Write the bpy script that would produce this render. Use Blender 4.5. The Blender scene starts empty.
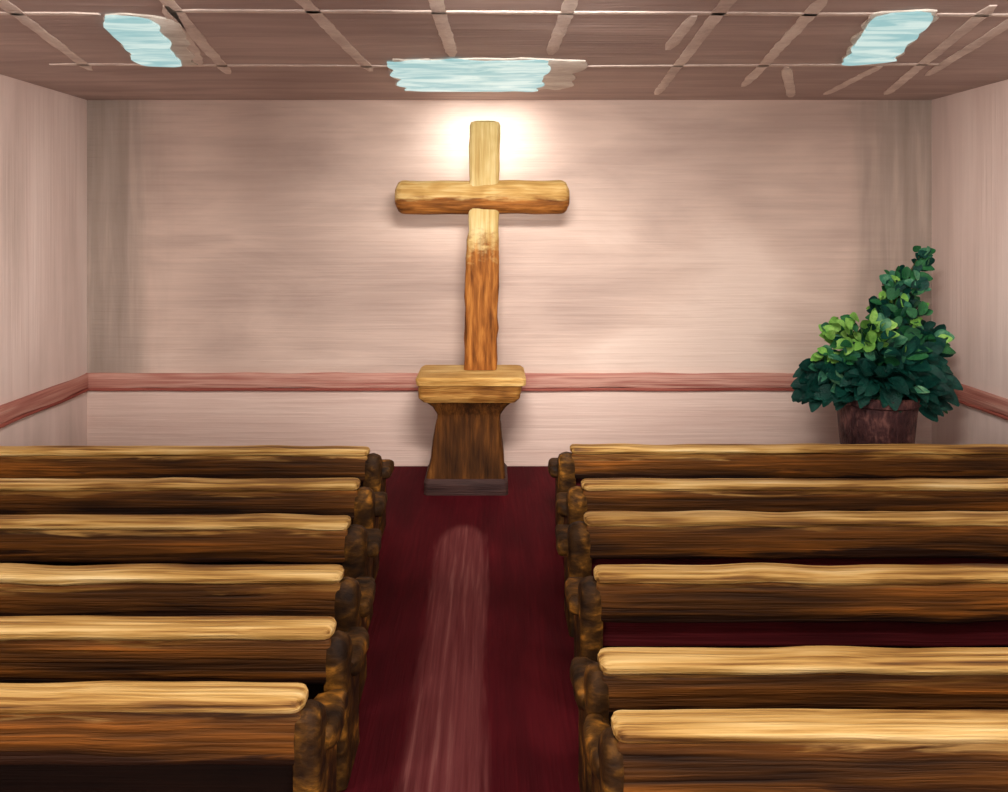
import bpy, bmesh, math, random
from mathutils import Vector, noise, Matrix
random.seed(7)
S = bpy.context.scene
S.view_settings.view_transform = 'Standard'
S.view_settings.look = 'None'

def lin(c):
    o = []
    for v in c:
        v /= 255.0
        o.append(v/12.92 if v <= 0.04045 else ((v+0.055)/1.055)**2.4)
    return (o[0], o[1], o[2], 1.0)

# ------------------------------------------------------------------ materials
class NT:
    def __init__(s, name):
        s.m = bpy.data.materials.new(name); s.m.use_nodes = True
        s.t = s.m.node_tree; s.n = s.t.nodes; s.l = s.t.links
        s.p = s.n['Principled BSDF']
        s.tc = s.n.new('ShaderNodeTexCoord')
    def link(s, a, b): s.l.new(a, b)
    def noise(s, sc, detail=4, dist=0.3, rough=0.55, off=(0, 0, 0)):
        mp = s.n.new('ShaderNodeMapping'); mp.inputs['Scale'].default_value = sc
        mp.inputs['Location'].default_value = off
        s.link(s.tc.outputs['Object'], mp.inputs['Vector'])
        nz = s.n.new('ShaderNodeTexNoise'); nz.inputs['Scale'].default_value = 1
        nz.inputs['Detail'].default_value = detail
        nz.inputs['Roughness'].default_value = rough
        nz.inputs['Distortion'].default_value = dist
        s.link(mp.outputs[0], nz.inputs['Vector'])
        return nz.outputs['Fac']
    def math(s, op, a, b=None, c=None, clamp=False):
        m = s.n.new('ShaderNodeMath'); m.operation = op; m.use_clamp = clamp
        for i, v in enumerate((a, b, c)):
            if v is None: continue
            if isinstance(v, (int, float)): m.inputs[i].default_value = v
            else: s.link(v, m.inputs[i])
        return m.outputs[0]
    def ramp(s, fac, stops):
        r = s.n.new('ShaderNodeValToRGB'); e = r.color_ramp.elements
        while len(e) < len(stops): e.new(0.5)
        for i, (p, c) in enumerate(stops):
            e[i].position = p; e[i].color = lin(c)
        s.link(fac, r.inputs[0]); return r.outputs[0]
    def mix(s, f, a, b, mode='MIX'):
        m = s.n.new('ShaderNodeMix'); m.data_type = 'RGBA'; m.blend_type = mode
        if isinstance(f, (int, float)): m.inputs[0].default_value = f
        else: s.link(f, m.inputs[0])
        for i, v in ((6, a), (7, b)):
            if isinstance(v, tuple): m.inputs[i].default_value = v
            else: s.link(v, m.inputs[i])
        return m.outputs[2]
    def xyz(s):
        q = s.n.new('ShaderNodeSeparateXYZ'); s.link(s.tc.outputs['Object'], q.inputs[0]); return q.outputs
    def bump(s, h, strength, dist=0.02):
        b = s.n.new('ShaderNodeBump'); b.inputs['Strength'].default_value = strength
        b.inputs['Distance'].default_value = dist
        s.link(h, b.inputs['Height']); s.link(b.outputs[0], s.p.inputs['Normal'])
    def smooth(s, v, a, b):
        m = s.n.new('ShaderNodeMapRange'); m.interpolation_type = 'SMOOTHSTEP'
        m.inputs[1].default_value = a; m.inputs[2].default_value = b
        s.link(v, m.inputs[0]); return m.outputs[0]

def paint(name, stops, blotch, streak, bristle, bump=0.4, rough=0.6, wb=0.5, spec=0.2, off=(0, 0, 0), br=.22):
    """hand-brushed oil paint: soft blotches + strokes + bristle ridges"""
    t = NT(name)
    a = t.noise(blotch, 2, 0.4, off=off); b = t.noise(streak, 5, 0.6, off=off)
    c = t.noise(bristle, 3, 0.2, off=off)
    f = t.math('ADD', t.math('MULTIPLY', a, wb), t.math('MULTIPLY', b, 1-wb))
    f = t.math('ADD', f, t.math('MULTIPLY', t.math('SUBTRACT', c, 0.5), br))
    col = t.ramp(f, stops)
    t.link(col, t.p.inputs['Base Color'])
    t.p.inputs['Roughness'].default_value = rough
    t.p.inputs['Specular IOR Level'].default_value = spec
    t.bump(t.math('ADD', c, b), bump)
    t.col = col
    return t

# back wall : horizontal strokes, corner shade painted in as taupe vertical brushed bands
t = paint('back_wall_paint', [(0.34, (172, 150, 139)), (0.44, (192, 169, 157)), (0.54, (212, 188, 174)), (0.64, (230, 208, 194))],
          (0.30, 1, 0.45), (0.45, 1, 1.9), (0.6, 1, 22), 0.55, wb=.65, br=.12, off=(.7, 0, .2), spec=.12)
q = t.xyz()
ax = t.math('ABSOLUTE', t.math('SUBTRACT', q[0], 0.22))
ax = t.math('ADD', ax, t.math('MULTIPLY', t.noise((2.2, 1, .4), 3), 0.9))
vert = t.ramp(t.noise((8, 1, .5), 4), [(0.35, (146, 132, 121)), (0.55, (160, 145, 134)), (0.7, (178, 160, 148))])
corner_shade = t.math('MULTIPLY', t.smooth(ax, 4.80, 5.55), 0.9)
c = t.mix(corner_shade, t.col, vert)
dado = t.smooth(q[2], 1.12, 1.08)
pink = t.ramp(t.noise((.5, 1, 7), 4), [(0.3, (224, 194, 181)), (0.7, (236, 210, 197))])
c = t.mix(t.math('MULTIPLY', dado, 0.85), c, pink)
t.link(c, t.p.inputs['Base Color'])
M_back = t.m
M_side = paint('side_wall_paint', [(0.36, (204, 184, 174)), (0.5, (226, 205, 196)), (0.64, (240, 222, 213))],
               (1, .8, .2), (1, 1.8, .25), (1, 14, .4), 0.3, wb=.5, br=.08, spec=.12).m
M_ceil = paint('ceiling_paint', [(0.34, (162, 141, 134)), (0.5, (182, 161, 153)), (0.66, (206, 185, 176))],
               (.3, .5, 1), (.5, 3, 1), (.9, 18, 1), 0.6, br=.14, spec=.12).m
M_batten = paint('batten_paint', [(0.34, (196, 178, 168)), (0.5, (222, 206, 195)), (0.66, (244, 232, 220))],
                 (.8, .8, 1), (3, 3, 1), (20, 20, 1), 0.5).m
M_rail = paint('chair_rail_paint', [(0.34, (152, 90, 80)), (0.46, (182, 122, 108)), (0.56, (206, 158, 142)), (0.66, (162, 98, 86))],
               (.5, .5, 3), (.5, .5, 14), (.8, .8, 50), 0.6).m
M_raildark = paint('chair_rail_lip_paint', [(0.3, (120, 48, 40)), (0.7, (176, 104, 90))],
                   (.8, .8, 3), (1, 1, 10), (2, 2, 60), 0.5).m

# carpet with a paler rosy strip in the middle
t = paint('maroon_carpet', [(0.3, (56, 7, 14)), (0.5, (74, 11, 20)), (0.7, (96, 20, 28))],
          (.5, .5, 1), (4, .6, 1), (36, 1.5, 1), 0.5, 0.8, spec=0.1)
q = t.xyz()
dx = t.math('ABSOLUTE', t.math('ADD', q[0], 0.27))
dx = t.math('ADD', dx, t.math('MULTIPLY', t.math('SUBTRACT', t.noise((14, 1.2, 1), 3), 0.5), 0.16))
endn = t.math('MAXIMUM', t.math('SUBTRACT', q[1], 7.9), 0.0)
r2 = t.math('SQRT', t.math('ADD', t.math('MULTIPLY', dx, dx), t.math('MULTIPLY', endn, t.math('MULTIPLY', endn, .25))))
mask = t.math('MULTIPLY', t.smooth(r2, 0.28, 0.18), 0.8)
strip_tint = t.ramp(t.noise((26, .9, 1), 4), [(0.3, (96, 40, 42)), (0.55, (118, 60, 60)), (0.7, (142, 86, 82))])
t.link(t.mix(mask, t.col, strip_tint), t.p.inputs['Base Color'])
M_carpet = t.m

CAPR = [(0.34, (84, 52, 20)), (0.42, (138, 96, 42)), (0.50, (190, 148, 80)), (0.60, (222, 186, 120)), (.72, (242, 216, 160))]
M_cap = paint('pew_cap_wood', CAPR, (.8, 3, 3), (.5, 12, 14), (.8, 42, 42), 0.9, 0.55, wb=.4, spec=.25, br=.4).m
t = paint('pew_back_wood', [(0.34, (34, 19, 9)), (0.45, (72, 43, 17)), (0.56, (108, 65, 24)), (0.68, (168, 100, 36))],
          (.5, 2, 4), (.5, 6, 10), (.8, 36, 36), 0.9, 0.6, wb=.45, spec=.15, br=.3)
q = t.xyz()   # highlight painted pale along the top edge, shade painted in below, ragged brush-like boundary
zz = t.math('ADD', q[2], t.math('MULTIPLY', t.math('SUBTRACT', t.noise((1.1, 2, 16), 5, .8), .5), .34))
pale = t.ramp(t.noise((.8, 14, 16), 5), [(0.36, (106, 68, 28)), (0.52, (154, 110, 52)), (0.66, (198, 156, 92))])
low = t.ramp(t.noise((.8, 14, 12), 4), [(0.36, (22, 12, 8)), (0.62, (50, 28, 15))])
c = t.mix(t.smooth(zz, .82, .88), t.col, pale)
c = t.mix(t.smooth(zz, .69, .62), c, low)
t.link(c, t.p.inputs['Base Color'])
M_back_w = t.m
M_dark = paint('dark_walnut', [(0.3, (16, 9, 7)), (0.7, (38, 22, 15))],
               (1, 1, 2), (.6, 6, 12), (1, 60, 60), 0.4, 0.8, spec=.08).m  # wood; left lower panels use it for the shaded gap
M_maroon_gap = paint('maroon_gap_panel', [(0.3, (48, 12, 16)), (0.7, (96, 30, 34))],
               (.6, 1, 2), (.6, 6, 12), (1, 60, 60), 0.4, 0.8, spec=.08).m  # maroon of the floor seen in right-hand gaps, put on the panels
M_end = paint('pew_end_wood', [(0.38, (32, 19, 9)), (0.50, (62, 39, 15)), (0.58, (100, 66, 24)), (0.68, (180, 120, 44))],
              (4, 4, 4), (5, 7, 8), (10, 16, 22), 0.45, 0.6, wb=.5, spec=.15, br=.3).m
M_cush = paint('maroon_cushion', [(0.3, (60, 14, 20)), (0.7, (104, 30, 36))],
               (1, 1, 1), (.8, 10, 10), (2, 50, 50), 0.4, 0.8, spec=.1).m
# cross : two-tone wood with painted-in light, paler lit upper, shaded amber lower
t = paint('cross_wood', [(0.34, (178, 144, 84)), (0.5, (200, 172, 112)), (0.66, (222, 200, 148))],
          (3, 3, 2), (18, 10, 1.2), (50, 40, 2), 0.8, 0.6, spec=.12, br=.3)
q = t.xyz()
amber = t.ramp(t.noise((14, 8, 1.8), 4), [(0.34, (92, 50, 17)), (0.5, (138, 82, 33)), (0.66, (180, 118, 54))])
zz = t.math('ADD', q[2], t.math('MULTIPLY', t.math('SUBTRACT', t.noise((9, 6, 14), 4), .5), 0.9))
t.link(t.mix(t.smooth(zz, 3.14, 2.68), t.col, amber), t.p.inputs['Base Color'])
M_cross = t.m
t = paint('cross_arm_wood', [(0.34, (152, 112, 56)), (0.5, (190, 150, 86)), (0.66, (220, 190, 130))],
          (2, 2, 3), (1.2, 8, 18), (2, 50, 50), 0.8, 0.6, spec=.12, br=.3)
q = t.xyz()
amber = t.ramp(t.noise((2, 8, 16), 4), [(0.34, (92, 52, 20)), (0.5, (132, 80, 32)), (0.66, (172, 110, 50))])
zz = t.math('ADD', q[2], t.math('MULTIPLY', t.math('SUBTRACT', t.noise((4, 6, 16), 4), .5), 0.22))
t.link(t.mix(t.smooth(zz, 3.51, 3.42), t.col, amber), t.p.inputs['Base Color'])  # two-tone arm: lit top and shaded amber underside painted in
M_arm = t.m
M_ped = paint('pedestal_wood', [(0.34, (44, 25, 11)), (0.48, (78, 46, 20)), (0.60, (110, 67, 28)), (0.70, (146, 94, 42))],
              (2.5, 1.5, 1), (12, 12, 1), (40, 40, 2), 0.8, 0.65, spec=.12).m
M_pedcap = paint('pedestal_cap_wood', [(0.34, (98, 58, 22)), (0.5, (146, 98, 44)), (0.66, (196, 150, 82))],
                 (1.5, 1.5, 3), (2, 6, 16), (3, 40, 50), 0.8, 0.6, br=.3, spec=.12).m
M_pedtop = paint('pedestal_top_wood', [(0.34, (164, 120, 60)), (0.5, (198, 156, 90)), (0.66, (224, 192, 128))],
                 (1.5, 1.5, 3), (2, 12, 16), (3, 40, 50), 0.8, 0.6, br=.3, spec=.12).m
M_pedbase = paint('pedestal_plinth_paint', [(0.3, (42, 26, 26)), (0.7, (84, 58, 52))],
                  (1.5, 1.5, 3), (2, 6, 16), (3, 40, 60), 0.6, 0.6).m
M_pot = paint('clay_pot_glaze', [(0.36, (46, 28, 30)), (0.52, (76, 48, 47)), (0.66, (130, 88, 80))],
              (3, 3, 3), (9, 9, 5), (36, 36, 12), 0.9, 0.5, br=.3).m
M_soil = paint('potting_soil', [(0.3, (24, 18, 14)), (0.7, (50, 38, 28))], (5, 5, 5), (20, 20, 20), (60, 60, 60), .8, .9).m
def leafmat(n, a, b, c):
    return paint(n, [(0.32, a), (0.5, b), (0.68, c)], (3, 3, 3), (12, 12, 12), (50, 50, 50), 0.5, 0.5, spec=.2).m
M_lf = [leafmat('leaf_teal_green', (3, 36, 32), (7, 54, 46), (18, 78, 64)),
        leafmat('leaf_mid_green', (22, 68, 42), (34, 94, 54), (58, 124, 70)),
        leafmat('leaf_light_green', (90, 146, 60), (122, 178, 80), (164, 206, 112)),
        leafmat('leaf_blue_green', (20, 76, 60), (54, 114, 86), (116, 164, 122))]
M_stem = leafmat('stem_brown', (40, 36, 20), (60, 56, 28), (80, 80, 40))
M_white = paint('fixture_white_enamel', [(0.34, (196, 188, 176)), (0.5, (228, 222, 210)), (0.66, (250, 248, 238))], (2, 2, 2), (3, 8, 3), (10, 40, 10), .8, .4, br=.3).m
def emis(name, c1, c2, st):
    t = NT(name)
    col = t.ramp(t.noise((1.5, 5, 1), 5, 1.0), [(0.40, c1), (0.62, c2)])
    t.p.inputs['Base Color'].default_value = (0.05, .06, .06, 1)
    t.link(col, t.p.inputs['Emission Color']); t.p.inputs['Emission Strength'].default_value = st
    return t.m
M_tube = emis('diffuser_aqua', (150, 198, 200), (214, 236, 230), 0.92)
M_added_tube = emis('added_diffuser_bright', (255, 240, 225), (255, 246, 235), 3.0)  # glow of the added fixtures out of view

# ------------------------------------------------------------------ mesh builder
class B:
    def __init__(s): s.v = []; s.f = []; s.mi = []; s.mats = []
    def mat(s, m):
        if m not in s.mats: s.mats.append(m)
        return s.mats.index(m)
    def loft(s, rings, m, cap=True, closed=True):
        k = s.mat(m); b = len(s.v); n = len(rings[0])
        for r in rings: s.v += [tuple(p) for p in r]
        for i in range(len(rings)-1):
            for j in range(n if closed else n-1):
                a = b+i*n+j; c = b+i*n+(j+1) % n
                s.f.append((a, c, c+n, a+n)); s.mi.append(k)
        if cap:
            s.f.append(tuple(b+j for j in range(n))[::-1]); s.mi.append(k)
            e = b+(len(rings)-1)*n
            s.f.append(tuple(e+j for j in range(n))); s.mi.append(k)
    def make(s, name, parent=None, smooth=True):
        me = bpy.data.meshes.new(name); me.from_pydata(s.v, [], s.f)
        for m in s.mats: me.materials.append(m)
        for p, k in zip(me.polygons, s.mi): p.material_index = k; p.use_smooth = smooth
        bm = bmesh.new(); bm.from_mesh(me); bmesh.ops.recalc_face_normals(bm, faces=bm.faces)
        bm.to_mesh(me); bm.free()
        o = bpy.data.objects.new(name, me); S.collection.objects.link(o)
        if smooth:
            try: me.set_sharp_from_angle(angle=math.radians(40))
            except Exception: pass
        if parent: o.parent = parent
        return o

def rrect(w, h, r, n=3):
    r = min(r, w*.499, h*.499); P = []
    for cx, cy, a0 in ((w/2-r, h/2-r, 0), (-w/2+r, h/2-r, 90), (-w/2+r, -h/2+r, 180), (w/2-r, -h/2+r, 270)):
        for i in range(n+1):
            a = math.radians(a0+90*i/n); P.append((cx+r*math.cos(a), cy+r*math.sin(a)))
    return P
def nz(a, b=0, c=0): return noise.noise(Vector((a, b, c)))

def xbar(b, x0, x1, yc, zc, dy, dz, r, m, wob=0.006, step=.11, tip=.5, seed=0, tl=.04):
    """bar along X with softly wobbling hand-painted outline"""
    L = x1-x0; n = max(3, int(L/step))
    xs = [0, tl*.3, tl*.6, tl]+[L*i/n for i in range(1, n)]+[L-tl, L-tl*.6, L-tl*.3, L]
    xs = sorted(set(max(0, min(L, v)) for v in xs)); prof = rrect(dy, dz, r); R = []
    for i, d in enumerate(xs):
        e = min(d, L-d); sc = 1 if e >= tl else (tip + (1-tip)*math.sqrt(max(0, 1-(1-e/tl)**2)))
        oy = wob*nz((x0+d)*2.3, seed, 1)*2; oz = wob*nz((x0+d)*2.0, seed, 7)*2
        sw = 1+wob*3*nz((x0+d)*4, seed, 3)
        R.append([Vector((x0+d, yc+oy+p[0]*sc, zc+oz+p[1]*sc*sw)) for p in prof])
    b.loft(R, m)

def zcol(b, levels, m, r=.04, wob=0.004, seed=0, n=3, sub=4):
    """levels: (z, cx, cy, w, d)"""
    R = []
    for i in range(len(levels)-1):
        A, C = levels[i], levels[i+1]
        for k in range(sub if i < len(levels)-2 else sub+1):
            t = k/sub; q = [A[j]+(C[j]-A[j])*t for j in range(5)]
            ww = wob*nz(q[0]*5, seed, 2)
            R.append([Vector((q[1]+p[0]+wob*nz(q[0]*6, seed, 5+p[0]), q[2]+p[1], q[0])) for p in rrect(q[3]+ww*2, q[4], r, n)])
    b.loft(R, m)

def slab(name, lo, hi, m):
    b = B(); x0, y0, z0 = lo; x1, y1, z1 = hi
    b.loft([[(x0, y0, z0), (x1, y0, z0), (x1, y1, z0), (x0, y1, z0)], [(x0, y0, z1), (x1, y0, z1), (x1, y1, z1), (x0, y1, z1)]], m)
    return b.make(name, smooth=False)

# ------------------------------------------------------------------ room
XL, XR, YB, ZC, YF = -5.24, 5.74, 10.4, 4.76, -2.5
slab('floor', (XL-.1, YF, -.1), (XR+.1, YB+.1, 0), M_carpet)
slab('ceiling', (XL-.1, YF, ZC), (XR+.1, YB+.1, ZC+.1), M_ceil)
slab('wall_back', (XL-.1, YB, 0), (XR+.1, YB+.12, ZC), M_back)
slab('wall_left', (XL-.12, YF, 0), (XL, YB, ZC), M_side)
slab('wall_right', (XR, YF, 0), (XR+.12, YB, ZC), M_side)

def rail(name, p0, p1, nrm):
    b = B(); d = (Vector(p1)-Vector(p0)); L = d.length; d.normalize(); N = Vector(nrm)
    n = int(L/.2)
    for (h, z0, th, m) in ((.19, .03, .045, M_rail), (.04, -.085, .055, M_raildark)):
        R = []
        for i in range(n+1):
            s = L*i/n; w = 1+.18*nz(s*1.7, z0, 3); oz = .014*nz(s*1.1, z0, 8)
            c = Vector(p0)+d*s
            R.append([c+N*(p[0]+th/2)+Vector((0, 0, z0+oz+p[1]*w)) for p in rrect(th, h, .015, 2)])
        b.loft(R, m)
    return b.make(name)
rail('trim_back', (XL, YB, 1.09), (XR, YB, 1.09), (0, -1, 0))
rail('trim_left', (XL, YF, 1.09), (XL, YB-.06, 1.09), (1, 0, 0))
rail('trim_right', (XR, YF, 1.09), (XR, YB-.06, 1.09), (-1, 0, 0))

# ceiling battens (slightly uneven strips, ends feathering out)
b = B()
def batten(x0, y0, x1, y1, w=.085, th=.012, seed=0):
    a = Vector((x0, y0, 0)); c = Vector((x1, y1, 0)); d = c-a; L = d.length; d.normalize(); s_ = Vector((-d.y, d.x, 0))
    n = max(4, int(L/.05)); R = []
    for i in range(n+1):
        s = L*i/n; e = min(s, L-s); k = .45+.55*min(1, e/.2)
        ww = w*k*(1+.25*nz(s*7, seed, 4)); o = .012*nz(s*1.0, seed, 9)
        R.append([a+d*s+s_*(p[0]*ww/w+o)+Vector((0, 0, ZC-th/2+p[1]+.002)) for p in rrect(w, th, .005, 2)])
    b.loft(R, M_batten)
for i, q in enumerate([(-4.4, 8.0, -.98, 8.1), (.95, 8.1, 4.5, 8.0), (-4.6, 6.0, -2.95, 6.05), (-2.4, 5.95, 4.2, 6.08), (-3.62, 4.8, -5.0, 7.9),
          (-3.3, 5.0, -4.15, 8.3), (-2.15, 4.8, -2.78, 8.5), (-1.36, 4.9, -1.24, 8.35), (-.39, 4.8, -.36, 7.6),
          (.58, 4.9, .57, 7.5), (1.62, 4.9, 2.06, 9.9), (3.02, 8.15, 3.80, 10.1), (3.65, 5.8, 4.90, 9.9), (3.80, 5.2, 4.70, 8.6),
          (2.35, 5.6, 2.95, 9.3), (3.95, 8.1, 4.15, 9.9), (1.56, 6.1, 1.62, 7.3), (-2.35, 5.8, -2.90, 8.0)]):
    batten(*q, w=(.08 if i < 5 else .11), seed=i*3.1)
b.make('trim_ceiling_battens')

# ceiling light fixtures : uneven aqua diffusers on thin white backing
def blob(w, l, k, seed, n=22):
    """rectangle outline with ragged edges, n points per side"""
    P = []
    cs = [(-w/2, -l/2), (w/2, -l/2), (w/2, l/2), (-w/2, l/2)]
    for i in range(4):
        a, c = Vector(cs[i]), Vector(cs[(i+1) % 4])
        for j in range(n):
            p = a.lerp(c, j/n)
            cor = min(j, n-j)/n
            r = 1-.05*max(0, 1-cor*5)
            P.append((p.x*r+k*nz(p.x*3.5, p.y*3.5, seed), p.y*r+k*nz(p.x*3.5, p.y*3.5, seed+9)))
    return P
def fixture(cx, cy, w, l, ang, tube, frame=.07, ext=0, seed=0, k=.10):
    b = B(); M = Matrix.Rotation(ang, 4, 'Z')
    def ring(P, s, ox, z): return [M @ Vector((p[0]*s+ox, p[1]*s, 0))+Vector((cx, cy, z)) for p in P]
    A = blob(w+2*frame+ext, l+2*frame, k*1.3, seed+3)
    b.loft([ring(A, 1, ext/2, ZC+.002), ring(A, 1, ext/2, ZC-.012), ring(A, .985, ext/2, ZC-.018)], M_white)
    A = blob(w, l, k, seed)
    b.loft([ring(A, 1, 0, ZC-.015), ring(A, 1, 0, ZC-.03), ring(A, .98, 0, ZC-.036)], tube)
    return b.make('ceiling_light')
def area(name, loc, tgt, sx, sy, e, spread=180, col=(1, .935, .875)):
    L = bpy.data.lights.new(name, 'AREA'); L.shape = 'RECTANGLE'; L.size = sx; L.size_y = sy
    L.energy = e; L.color = col; L.spread = math.radians(spread)
    o = bpy.data.objects.new(name, L); o.location = loc
    o.rotation_euler = (Vector(tgt)-Vector(loc)).to_track_quat('-Z', 'Y').to_euler(); S.collection.objects.link(o)
fixture(-.22, 8.62, 1.62, 1.80, 0, M_tube, .0, .36, 1)
fixture(-3.02, 7.0, .40, 2.0, math.radians(16), M_tube, .0, .16, 5, .06)
fixture(3.40, 6.9, .46, 2.0, math.radians(-18), M_tube, .02, 0, 8, .06)
for x in (-3.4, 0.1, 3.6):  # added fixtures out of view, put in to brighten the room
    fixture(x, 2.6, 1.6, .7, 0, M_added_tube, k=0)
    area('added_ceiling_lamp', (x, 2.6, ZC-.1), (x, 2.6001, 0), 1.5, .6, 82)
# unseen fill lights added: middle of the altar wall, and the two side walls
area('altar_wall_fill', (0.3, 4.4, 4.6), (0.5, 10.4, 1.9), 1.6, .4, 82, 76)
area('side_wall_fill', (-1.6, 4.2, 4.6), (-5.24, 8.6, 2.6), 1.0, .4, 27, 60)
area('side_wall_fill', (2.1, 4.2, 4.6), (5.74, 8.6, 2.6), 1.0, .4, 27, 60)
# strip on the back edge of the centre fixture, washing the wall behind the cross
area('wall_wash_lamp', (0, 9.66, 4.72), (0, 10.4, 4.1), 1.15, .06, 7.5, 95, (1, .98, .94))

# ------------------------------------------------------------------ cross on pedestal
b = B()
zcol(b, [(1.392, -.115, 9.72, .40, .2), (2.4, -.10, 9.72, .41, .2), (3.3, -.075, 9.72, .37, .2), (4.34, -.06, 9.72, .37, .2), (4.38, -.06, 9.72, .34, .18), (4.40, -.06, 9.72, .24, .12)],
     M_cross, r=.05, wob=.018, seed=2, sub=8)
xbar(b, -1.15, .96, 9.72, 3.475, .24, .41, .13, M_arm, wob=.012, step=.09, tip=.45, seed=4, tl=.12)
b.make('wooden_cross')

b = B()
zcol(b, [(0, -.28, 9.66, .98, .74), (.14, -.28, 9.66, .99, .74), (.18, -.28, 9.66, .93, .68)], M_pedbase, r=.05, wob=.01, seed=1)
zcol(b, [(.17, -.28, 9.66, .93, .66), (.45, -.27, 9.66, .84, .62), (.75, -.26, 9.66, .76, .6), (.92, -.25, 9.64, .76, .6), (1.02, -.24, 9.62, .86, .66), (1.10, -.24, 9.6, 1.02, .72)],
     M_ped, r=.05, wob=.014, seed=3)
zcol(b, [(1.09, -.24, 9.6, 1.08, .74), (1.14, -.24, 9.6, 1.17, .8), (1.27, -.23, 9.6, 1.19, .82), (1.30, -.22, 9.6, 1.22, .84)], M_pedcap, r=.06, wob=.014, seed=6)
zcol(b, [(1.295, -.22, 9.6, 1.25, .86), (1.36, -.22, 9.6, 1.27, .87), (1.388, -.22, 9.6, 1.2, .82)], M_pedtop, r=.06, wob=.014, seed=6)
b.make('altar_pedestal')

# ------------------------------------------------------------------ pews
END = [(-.07, 0), (-.075, .45), (-.085, .72), (-.08, .80), (-.04, .845), (.04, .845), (.09, .81), (.12, .74), (.18, .69), (.33, .675),
       (.41, .655), (.45, .60), (.445, .53), (.41, .47), (.39, .38), (.39, .06), (.41, 0)]
def pew_end(b, xa, xb, yc, outer, seed, tk=1):
    cy, cz = .14, .45; R = []
    T = abs(xb-xa); sg = 1 if xb > xa else -1
    for s, k in ((0, .93), (T*.15, 1), (T*.5, 1.03), (T*.76, 1), (T*.93, .95), (T, .86)):
        R.append([Vector((xa+sg*s, yc+cy+(p[0]-cy)*k, max(0, cz+(p[1]-cz)*(k if p[1] > .01 else 1)+.02*nz(p[0]*6, p[1]*6, seed)))) for p in END])
    b.loft(R, M_end)
    if outer:   # armrest pad swelling out toward the aisle
        R = []
        for s, k in ((0, .5), (.03, .9), (.1, 1), (.2, 1), (.3, .95), (.36, .8), (.39, .45)):
            R.append([Vector((xb+sg*(p[0]*k-.02)+sg*.03*nz(s*9, seed), yc+.07+s, .62+p[1]*k+.03*nz(s*8, seed, 4))) for p in rrect(.20*tk, .13, .04)])
        b.loft(R, M_end)
def pew(x_aisle, x_wall, yc, seed, low, tk=1):
    b = B(); x0, x1 = min(x_aisle, x_wall), max(x_aisle, x_wall)
    xbar(b, x0, x1, yc, .885, .18, .07, .03, M_cap, wob=.008, seed=seed, tl=.06)            # top cap
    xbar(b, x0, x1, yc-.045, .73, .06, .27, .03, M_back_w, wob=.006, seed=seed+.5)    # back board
    xbar(b, x0, x1, yc+.015, .52, .03, .22, .01, low, wob=.003, seed=seed+.7)      # lower panel, added to paint the shade in the gap below the back
    xbar(b, x0, x1, yc+.21, .40, .38, .045, .02, M_dark, wob=.003, seed=seed+.9)      # seat
    xbar(b, x0+.02, x1-.02, yc+.21, .445, .36, .06, .03, M_cush, wob=.004, seed=seed+1)  # cushion
    xbar(b, x0, x1, yc+.30, .20, .03, .34, .01, M_dark, wob=.0, seed=seed)            # kick board
    s = 1 if x_aisle > x_wall else -1
    pew_end(b, x_aisle-.05*s, x_aisle+(.17*tk-.05)*s, yc, True, seed, tk)
    pew_end(b, x_wall+.02*s, x_wall-.08*s, yc, False, seed+5)
    return b.make('church_pew')
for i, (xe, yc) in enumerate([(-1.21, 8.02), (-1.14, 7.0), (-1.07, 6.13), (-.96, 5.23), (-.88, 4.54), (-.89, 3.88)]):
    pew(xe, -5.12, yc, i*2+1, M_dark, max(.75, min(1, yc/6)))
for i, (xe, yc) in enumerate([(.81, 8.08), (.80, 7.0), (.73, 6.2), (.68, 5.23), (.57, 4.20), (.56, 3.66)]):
    pew(xe, 5.60, yc, i*2+21, M_maroon_gap, min(1, yc/6.2))

# ------------------------------------------------------------------ plant
b = B()
R = []
prof = [(0.34, 0), (.38, .01), (.40, .2), (.425, .42), (.44, .58), (.465, .60), (.47, .68), (.44, .70), (.41, .69), (.40, .62)]
for r, z in prof:
    R.append([Vector((4.49+r*math.cos(a)*(1+.02*nz(a*2, z*4)), 9.3+r*math.sin(a), .50+z)) for a in [i*math.tau/28 for i in range(28)]])
b.loft(R, M_pot)
b.loft([[Vector((4.49+r*math.cos(a), 9.3+r*math.sin(a), z)) for a in [i*math.tau/20 for i in range(20)]] for r, z in ((.41, 1.13), (.405, 1.15), (.1, 1.18))], M_soil)
def leaf(p, d, L, W, m, droop=.25):
    d = d.normalized(); up = Vector((random.uniform(-.4, .4), -.75, random.uniform(.2, .9)))
    s_ = d.cross(up)
    if s_.length < .05: s_ = d.cross(Vector((0, 0, 1)))
    s_.normalize(); n = s_.cross(d)
    k = b.mat(m); base = len(b.v); N = 6
    for i in range(N+1):
        t = i/N; w = W*math.sin(math.pi*min(1, (t*.92+.06)))**.7*.5
        c = p+d*L*t+Vector((0, 0, -droop*L*t*t))
        for q in (-1, 0, 1): b.v.append(tuple(c+s_*w*q+n*(abs(q)*w*.35)))
    for i in range(N):
        for q in (0, 1):
            a = base+i*3+q; b.f.append((a, a+1, a+4, a+3)); b.mi.append(k)
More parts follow.
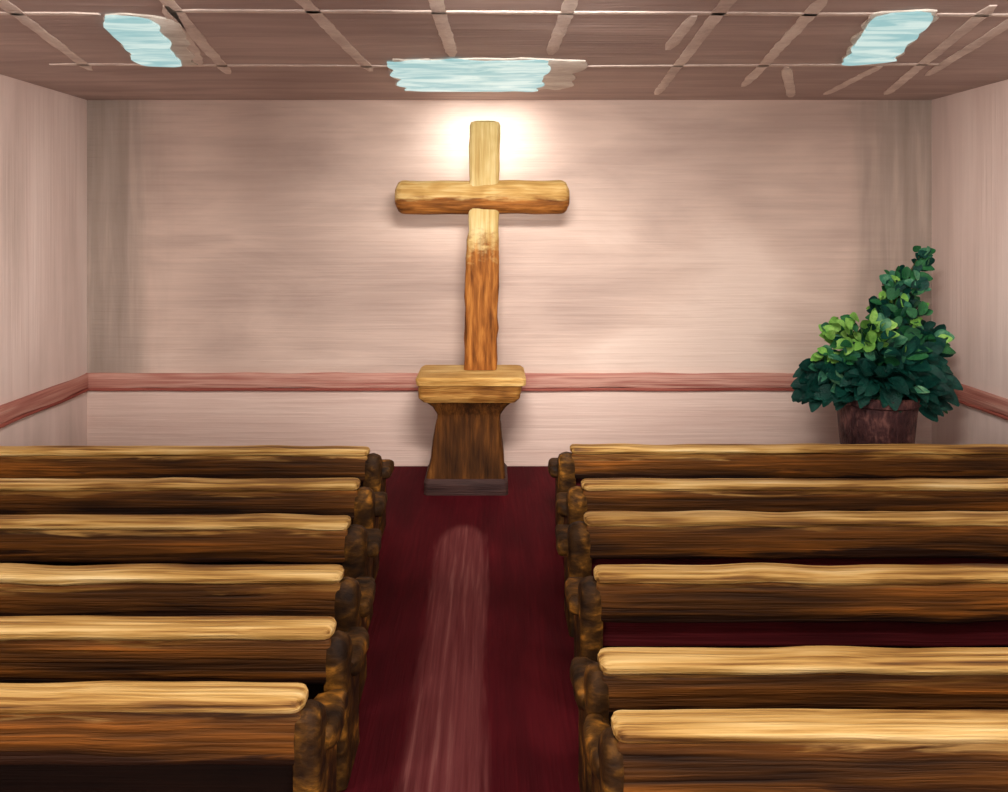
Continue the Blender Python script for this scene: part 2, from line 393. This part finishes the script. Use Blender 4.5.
# foliage masses: (x, y, z, rx, ry, rz, count, weights teal/mid/light/blue, leaf length)
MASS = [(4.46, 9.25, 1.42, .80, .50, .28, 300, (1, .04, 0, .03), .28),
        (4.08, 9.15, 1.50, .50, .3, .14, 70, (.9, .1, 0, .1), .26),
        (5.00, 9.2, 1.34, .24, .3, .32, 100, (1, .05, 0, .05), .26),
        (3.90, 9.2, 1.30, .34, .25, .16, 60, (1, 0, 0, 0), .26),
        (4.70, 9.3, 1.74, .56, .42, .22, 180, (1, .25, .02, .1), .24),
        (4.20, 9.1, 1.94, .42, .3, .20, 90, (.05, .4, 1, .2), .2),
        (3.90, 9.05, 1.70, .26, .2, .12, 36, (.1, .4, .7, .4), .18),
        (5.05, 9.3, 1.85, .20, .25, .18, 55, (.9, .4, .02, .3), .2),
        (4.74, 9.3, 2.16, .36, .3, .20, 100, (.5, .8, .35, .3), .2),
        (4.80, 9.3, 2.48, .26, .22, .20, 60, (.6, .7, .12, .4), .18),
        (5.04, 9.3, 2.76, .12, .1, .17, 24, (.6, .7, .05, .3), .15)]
C = Vector((4.5, 9.3, 1.3))
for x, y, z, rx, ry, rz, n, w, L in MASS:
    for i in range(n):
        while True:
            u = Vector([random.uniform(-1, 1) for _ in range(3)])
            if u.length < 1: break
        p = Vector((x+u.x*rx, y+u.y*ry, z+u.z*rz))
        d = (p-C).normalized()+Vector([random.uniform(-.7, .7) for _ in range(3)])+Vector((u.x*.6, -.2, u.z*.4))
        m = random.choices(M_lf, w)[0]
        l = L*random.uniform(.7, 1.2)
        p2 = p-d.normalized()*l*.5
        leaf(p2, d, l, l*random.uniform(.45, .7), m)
def stem(P, r):
    R = []
    for i, p in enumerate(P):
        rr = r*(1-.7*i/(len(P)-1)); R.append([Vector(p)+Vector((rr*math.cos(a), rr*math.sin(a), 0)) for a in [k*math.tau/6 for k in range(6)]])
    b.loft(R, M_stem)
for tx, ty, tz in ((5.0, 9.3, 2.8), (4.8, 9.3, 2.45), (4.3, 9.1, 1.9), (4.05, 9.1, 1.75), (5.05, 9.3, 1.9), (4.6, 9.2, 2.1), (4.0, 9.2, 1.4), (5.0, 9.2, 1.4), (4.4, 9.4, 2.0)):
    A = Vector((4.5+(tx-4.5)*.2, 9.3, 1.15)); E = Vector((tx, ty, tz))
    stem([A.lerp(E, t)+Vector((0, 0, .15*math.sin(math.pi*t)))-Vector(((tx-4.5)*.2*math.sin(math.pi*t), 0, 0)) for t in [i/6 for i in range(7)]], .022)
b.make('potted_plant')
b = B()
b.loft([[Vector((4.49+r*math.cos(a), 9.3+r*math.sin(a), z)) for a in [i*math.tau/28 for i in range(28)]] for r, z in ((.42, .44), (.44, .45), (.44, .49), (.43, .50))], M_dark)
for k in range(4):
    a = math.radians(45+90*k); cx, cy = 4.49+.33*math.cos(a), 9.3+.33*math.sin(a)
    zcol(b, [(0, cx, cy, .045, .045), (.45, cx, cy, .06, .06)], M_dark, r=.01, wob=0)
b.make('plant_stand')

# ------------------------------------------------------------------ light & camera
w = bpy.data.worlds.new('World'); S.world = w; w.use_nodes = True
w.node_tree.nodes['Background'].inputs[0].default_value = (1, .93, .885, 1)
w.node_tree.nodes['Background'].inputs[1].default_value = 2.6

cam = bpy.data.cameras.new('Camera'); co = bpy.data.objects.new('Camera', cam); S.collection.objects.link(co)
co.location = (0, 0, 3.2); co.rotation_euler = (math.radians(90), 0, 0)
cam.sensor_fit = 'HORIZONTAL'; cam.sensor_width = 36; cam.lens = 800/1008*36
cam.shift_x = 14/1008; cam.shift_y = -176/1008; cam.clip_end = 100
S.camera = co
